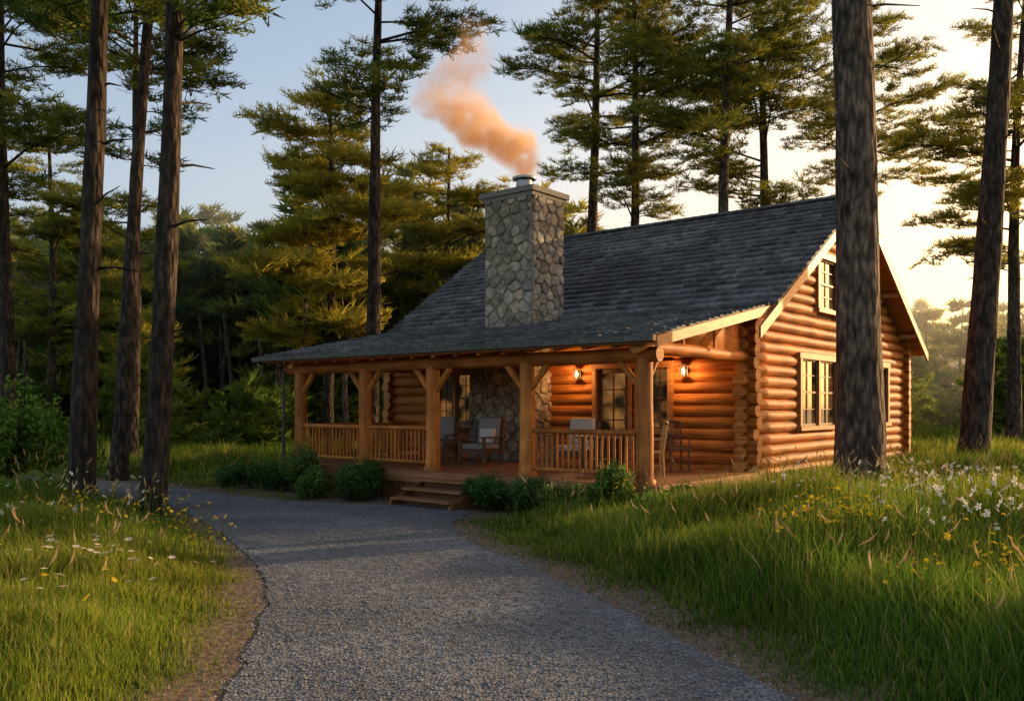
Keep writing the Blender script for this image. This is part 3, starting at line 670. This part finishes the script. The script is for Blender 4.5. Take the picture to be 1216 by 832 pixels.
# ----------------------------------------------------------- furniture
def bev(o,w,seg=3):
    m=o.modifiers.new('b','BEVEL');m.width=w;m.segments=seg;m.limit_method='NONE'
    for p in o.data.polygons:p.use_smooth=True
def qbox(name,c,s,m,parent,bw,rx=0):
    x,y,z=[k/2 for k in s]
    me=bpy.data.meshes.new(name);me.from_pydata([(-x,-y,-z),(x,-y,-z),(x,y,-z),(-x,y,-z),(-x,-y,z),(x,-y,z),(x,y,z),(-x,y,z)],[],BF.tolist());me.materials.append(m)
    o=bpy.data.objects.new(name,me);o.location=c;o.rotation_euler=(rx,0,0);link(o,parent);bev(o,bw);return o
def armchair(x,y,rot,cush=M_grey,pil=M_cush,wood=M_furn,hb=1.05,name='armchair'):
    w=W(x,y,.622);e=empty(name,w,TH+rot);g=Geo()
    for sx in(-.36,.36):
        box(g,(sx,-.34,.31),(.06,.06,.62));box(g,(sx,.32,.5),(.06,.06,1.0),rx=-.12)
        box(g,(sx,-.02,.635),(.1,.82,.035));box(g,(sx,0,.3),(.04,.66,.06))
    box(g,(0,-.34,.3),(.68,.04,.1));box(g,(0,.3,.3),(.68,.04,.08));box(g,(0,.4,hb-.06),(.72,.04,.1),rx=-.12)
    for k in range(5): box(g,(-.26+k*.13,.36,.7),(.05,.025,.62),rx=-.12)
    for k in range(5): box(g,(0,-.3+k*.14,.34),(.68,.1,.025))
    g.obj('frame',wood,e)
    qbox('seat_cushion',(0,-.03,.42),(.64,.64,.13),cush,e,.045);qbox('back_cushion',(0,.27,.78),(.62,.13,.6),cush,e,.05,-.14)
    if pil: qbox('pillow',(.05,.14,.66),(.44,.13,.36),pil,e,.055,-.25)
armchair(-5.5,2.0,.0,hb=1.12);armchair(-7.35,2.5,.35,pil=None);armchair(-3.4,2.8,.1,M_cush,None)
def dining(x,y,rot,m=M_furn,name='wooden_chair'):
    e=empty(name,W(x,y,.622),TH+rot);g=Geo()
    for sx in(-.2,.2):
        tube(g,[(sx,-.2,0),(sx,-.2,.46)],.022,8);tube(g,[(sx,.22,0),(sx,.2,.46),(sx*1.05,.28,1.0)],.022,8)
    box(g,(0,0,.47),(.46,.46,.035))
    tube(g,[(-.21,.28,1.0),(0,.31,1.04),(.21,.28,1.0)],.03,8)
    for k in range(5): tube(g,[(-.14+k*.07,.2,.48),(-.14+k*.07,.29,1.0)],.011,6)
    for sx in(-.22,.22): tube(g,[(sx,.24,.72),(sx,-.16,.7),(sx,-.2,.48)],.018,6)
    for z in(.15,.28): tube(g,[(-.2,-.2,z),(.2,-.2,z)],.012,6)
    tube(g,[(-.2,-.2,.2),(-.2,.22,.2)],.012,6);tube(g,[(.2,-.2,.2),(.2,.22,.2)],.012,6)
    g.obj('frame',m,e)
dining(-1.05,3.05,.9);dining(-.75,1.5,-.9,M_wick,'wicker_chair');dining(-3.2,1.5,1.6)
def table(x,y,r,h,name):
    e=empty(name,W(x,y,.622),TH);g=Geo();tube(g,[(0,0,h-.04),(0,0,h)],r,20,cap=True)
    for k in range(4):
        a=k*1.57+.78;tube(g,[(r*.75*math.cos(a),r*.75*math.sin(a),0),(r*.55*math.cos(a),r*.55*math.sin(a),h-.03)],.022,6)
    tube(g,[(0,0,h*.35),(0,0,h*.35+.02)],r*.6,14,cap=True);g.obj('table_frame',M_furn,e);return e
table(-6.45,2.0,.32,.55,'side_table');t=table(-2.1,1.7,.5,.74,'patio_table')
g=Geo();tube(g,[(0,0,.74),(0,0,.76),(0,0,.86)],[.06,.08,.07],12,cap=True);g.obj('plant_pot',M_mortar,t)
# --------------------------------------------------------------- smoke
def smoke():
    m=bpy.data.materials.new('smoke');m.use_nodes=True;nt=m.node_tree;N,L=nt.nodes,nt.links;N.remove(N['Principled BSDF'])
    v=N.new('ShaderNodeVolumePrincipled');v.inputs['Color'].default_value=(1,.72,.46,1);v.inputs['Anisotropy'].default_value=.4
    v.inputs['Emission Color'].default_value=(1,.42,.15,1)  # added glow, stands in for light scattered inside the plume
    L.new(v.outputs[0],N['Material Output'].inputs['Volume'])
    tc=N.new('ShaderNodeTexCoord')
    n1=N.new('ShaderNodeTexNoise');n1.inputs['Scale'].default_value=1.3;n1.inputs['Detail'].default_value=3;L.new(tc.outputs['Object'],n1.inputs['Vector'])
    def M(op,a,b=None,c=None,clamp=False):
        n=N.new('ShaderNodeMath');n.operation=op;n.use_clamp=clamp
        for i,q in enumerate((a,b,c)):
            if q is None: continue
            if isinstance(q,(int,float)): n.inputs[i].default_value=q
            else: L.new(q,n.inputs[i])
        return n.outputs[0]
    sp=N.new('ShaderNodeSeparateXYZ');L.new(tc.outputs['Object'],sp.inputs[0])
    nc=N.new('ShaderNodeSeparateColor');L.new(n1.outputs['Color'],nc.inputs[0])
    x,y,z=sp.outputs;amp=M('MULTIPLY',M('ADD',z,.15),.85);amp=M('MINIMUM',amp,1.15)
    x2=M('ADD',x,M('MULTIPLY',M('SUBTRACT',nc.outputs[0],.5),amp))
    y2=M('ADD',y,M('MULTIPLY',M('SUBTRACT',nc.outputs[1],.5),amp))
    z2=M('ADD',z,M('MULTIPLY',M('SUBTRACT',nc.outputs[2],.5),M('MULTIPLY',amp,.8)))
    cr=N.new('ShaderNodeValToRGB');cr.color_ramp.interpolation='B_SPLINE';els=cr.color_ramp.elements
    data=[(0,0,.3,.9),(.1,-.1,.6,1),(.2,-.45,.95,1),(.3,-1.0,1.15,.7),(.4,-1.7,1.1,.4),(.55,-1.9,.9,.2),(.7,-1.4,.8,.2),(.85,-1.2,.6,.12),(1,-1.2,.3,0)]
    els[0].position=0;els[1].position=1
    while len(els)<len(data): els.new(.5)
    for e_,dt in zip(els,data): e_.position=dt[0]
    for e_,dt in zip(cr.color_ramp.elements,data): e_.color=((dt[1]+3)/4,dt[2],dt[3],1)
    L.new(M('DIVIDE',z2,4,clamp=True),cr.inputs[0])
    s2=N.new('ShaderNodeSeparateColor');L.new(cr.outputs[0],s2.inputs[0])
    cx=M('SUBTRACT',M('MULTIPLY',s2.outputs[0],4),3);dx=M('SUBTRACT',x2,cx)
    r2=M('ADD',M('MULTIPLY',dx,dx),M('MULTIPLY',y2,y2));rr=M('MULTIPLY',s2.outputs[1],s2.outputs[1])
    f=M('SUBTRACT',1,M('DIVIDE',r2,rr),clamp=True)
    n2=N.new('ShaderNodeTexNoise');n2.inputs['Scale'].default_value=2.6;n2.inputs['Detail'].default_value=4;L.new(tc.outputs['Object'],n2.inputs['Vector'])
    nn=M('MULTIPLY',M('SUBTRACT',n2.outputs['Fac'],.34,clamp=True),5)
    de=M('MULTIPLY',M('MULTIPLY',M('MULTIPLY',f,nn),s2.outputs[2]),5)
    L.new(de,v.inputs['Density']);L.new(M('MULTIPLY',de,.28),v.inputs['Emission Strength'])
    g=Geo();box(g,(-1.3,0,2.0),(4.2,2.2,4.0));w=W(cx_,cy_,zt+.55);o=g.obj('chimney_smoke',m);o.location=w
smoke()
# haze among the far trees
m=bpy.data.materials.new('haze');m.use_nodes=True;N=m.node_tree.nodes;N.remove(N['Principled BSDF']);v=N.new('ShaderNodeVolumeScatter')
v.inputs['Color'].default_value=(.96,.95,.88,1);v.inputs['Density'].default_value=.007;v.inputs['Anisotropy'].default_value=.6
m.node_tree.links.new(v.outputs[0],N['Material Output'].inputs['Volume'])
g=Geo();box(g,(0,70,9.5),(180,56,21));g.obj('forest_haze',m)
# --------------------------------------------------------------- light
AZ,EL=R(62),R(13)
S=Vector((math.sin(AZ)*math.cos(EL),math.cos(AZ)*math.cos(EL),math.sin(EL)))
l=bpy.data.lights.new('sun','SUN');l.energy=7;l.angle=R(.5);l.color=(1,.66,.31);o=bpy.data.objects.new('sun',l);o.rotation_euler=S.to_track_quat('Z','Y').to_euler();o.location=(30,30,30);link(o)
w=bpy.data.worlds.new('World');scene.world=w;w.use_nodes=True;N=w.node_tree.nodes;L=w.node_tree.links
sk=N.new('ShaderNodeTexSky');sk.sky_type='NISHITA';sk.sun_disc=False;sk.sun_elevation=EL;sk.sun_rotation=AZ;sk.air_density=1.0;sk.dust_density=2.2;sk.ozone_density=1.5
hs=N.new('ShaderNodeHueSaturation');hs.inputs['Saturation'].default_value=.72;L.new(sk.outputs[0],hs.inputs['Color'])
# evening warmth low in the sky on the sun's side
tc=N.new('ShaderNodeTexCoord')
dt=N.new('ShaderNodeVectorMath');dt.operation='DOT_PRODUCT';dt.inputs[1].default_value=(math.sin(AZ),math.cos(AZ),-.6);L.new(tc.outputs['Generated'],dt.inputs[0])
mr=N.new('ShaderNodeMapRange');mr.inputs['From Min'].default_value=.0;mr.inputs['From Max'].default_value=1;L.new(dt.outputs['Value'],mr.inputs[0])
cr=N.new('ShaderNodeValToRGB');E=cr.color_ramp.elements;E[0].color=(1,1.0,1.0,1);E[1].color=(1.15,.6,.25,1);E[1].position=1
q=E.new(.35);q.color=(1.12,1.0,.88,1);q=E.new(.7);q.color=(1.25,.9,.56,1);q=E.new(.85);q.color=(1.25,.75,.36,1)
L.new(mr.outputs[0],cr.inputs[0])
mx=N.new('ShaderNodeMix');mx.data_type='RGBA';mx.blend_type='MULTIPLY';mx.inputs[0].default_value=1
L.new(hs.outputs[0],mx.inputs[6]);L.new(cr.outputs[0],mx.inputs[7])
L.new(mx.outputs[2],N['Background'].inputs[0]);N['Background'].inputs[1].default_value=.27
# -------------------------------------------------------------- camera
c=bpy.data.cameras.new('camera');co=bpy.data.objects.new('camera',c);co.location=(0,0,1.97);co.rotation_euler=(R(90),0,0)
c.sensor_width=36;c.lens=36*1040/1216;c.shift_y=66/1216;c.clip_end=2000;link(co);scene.camera=co
scene.view_settings.view_transform='Standard';scene.view_settings.look='None';scene.view_settings.exposure=0
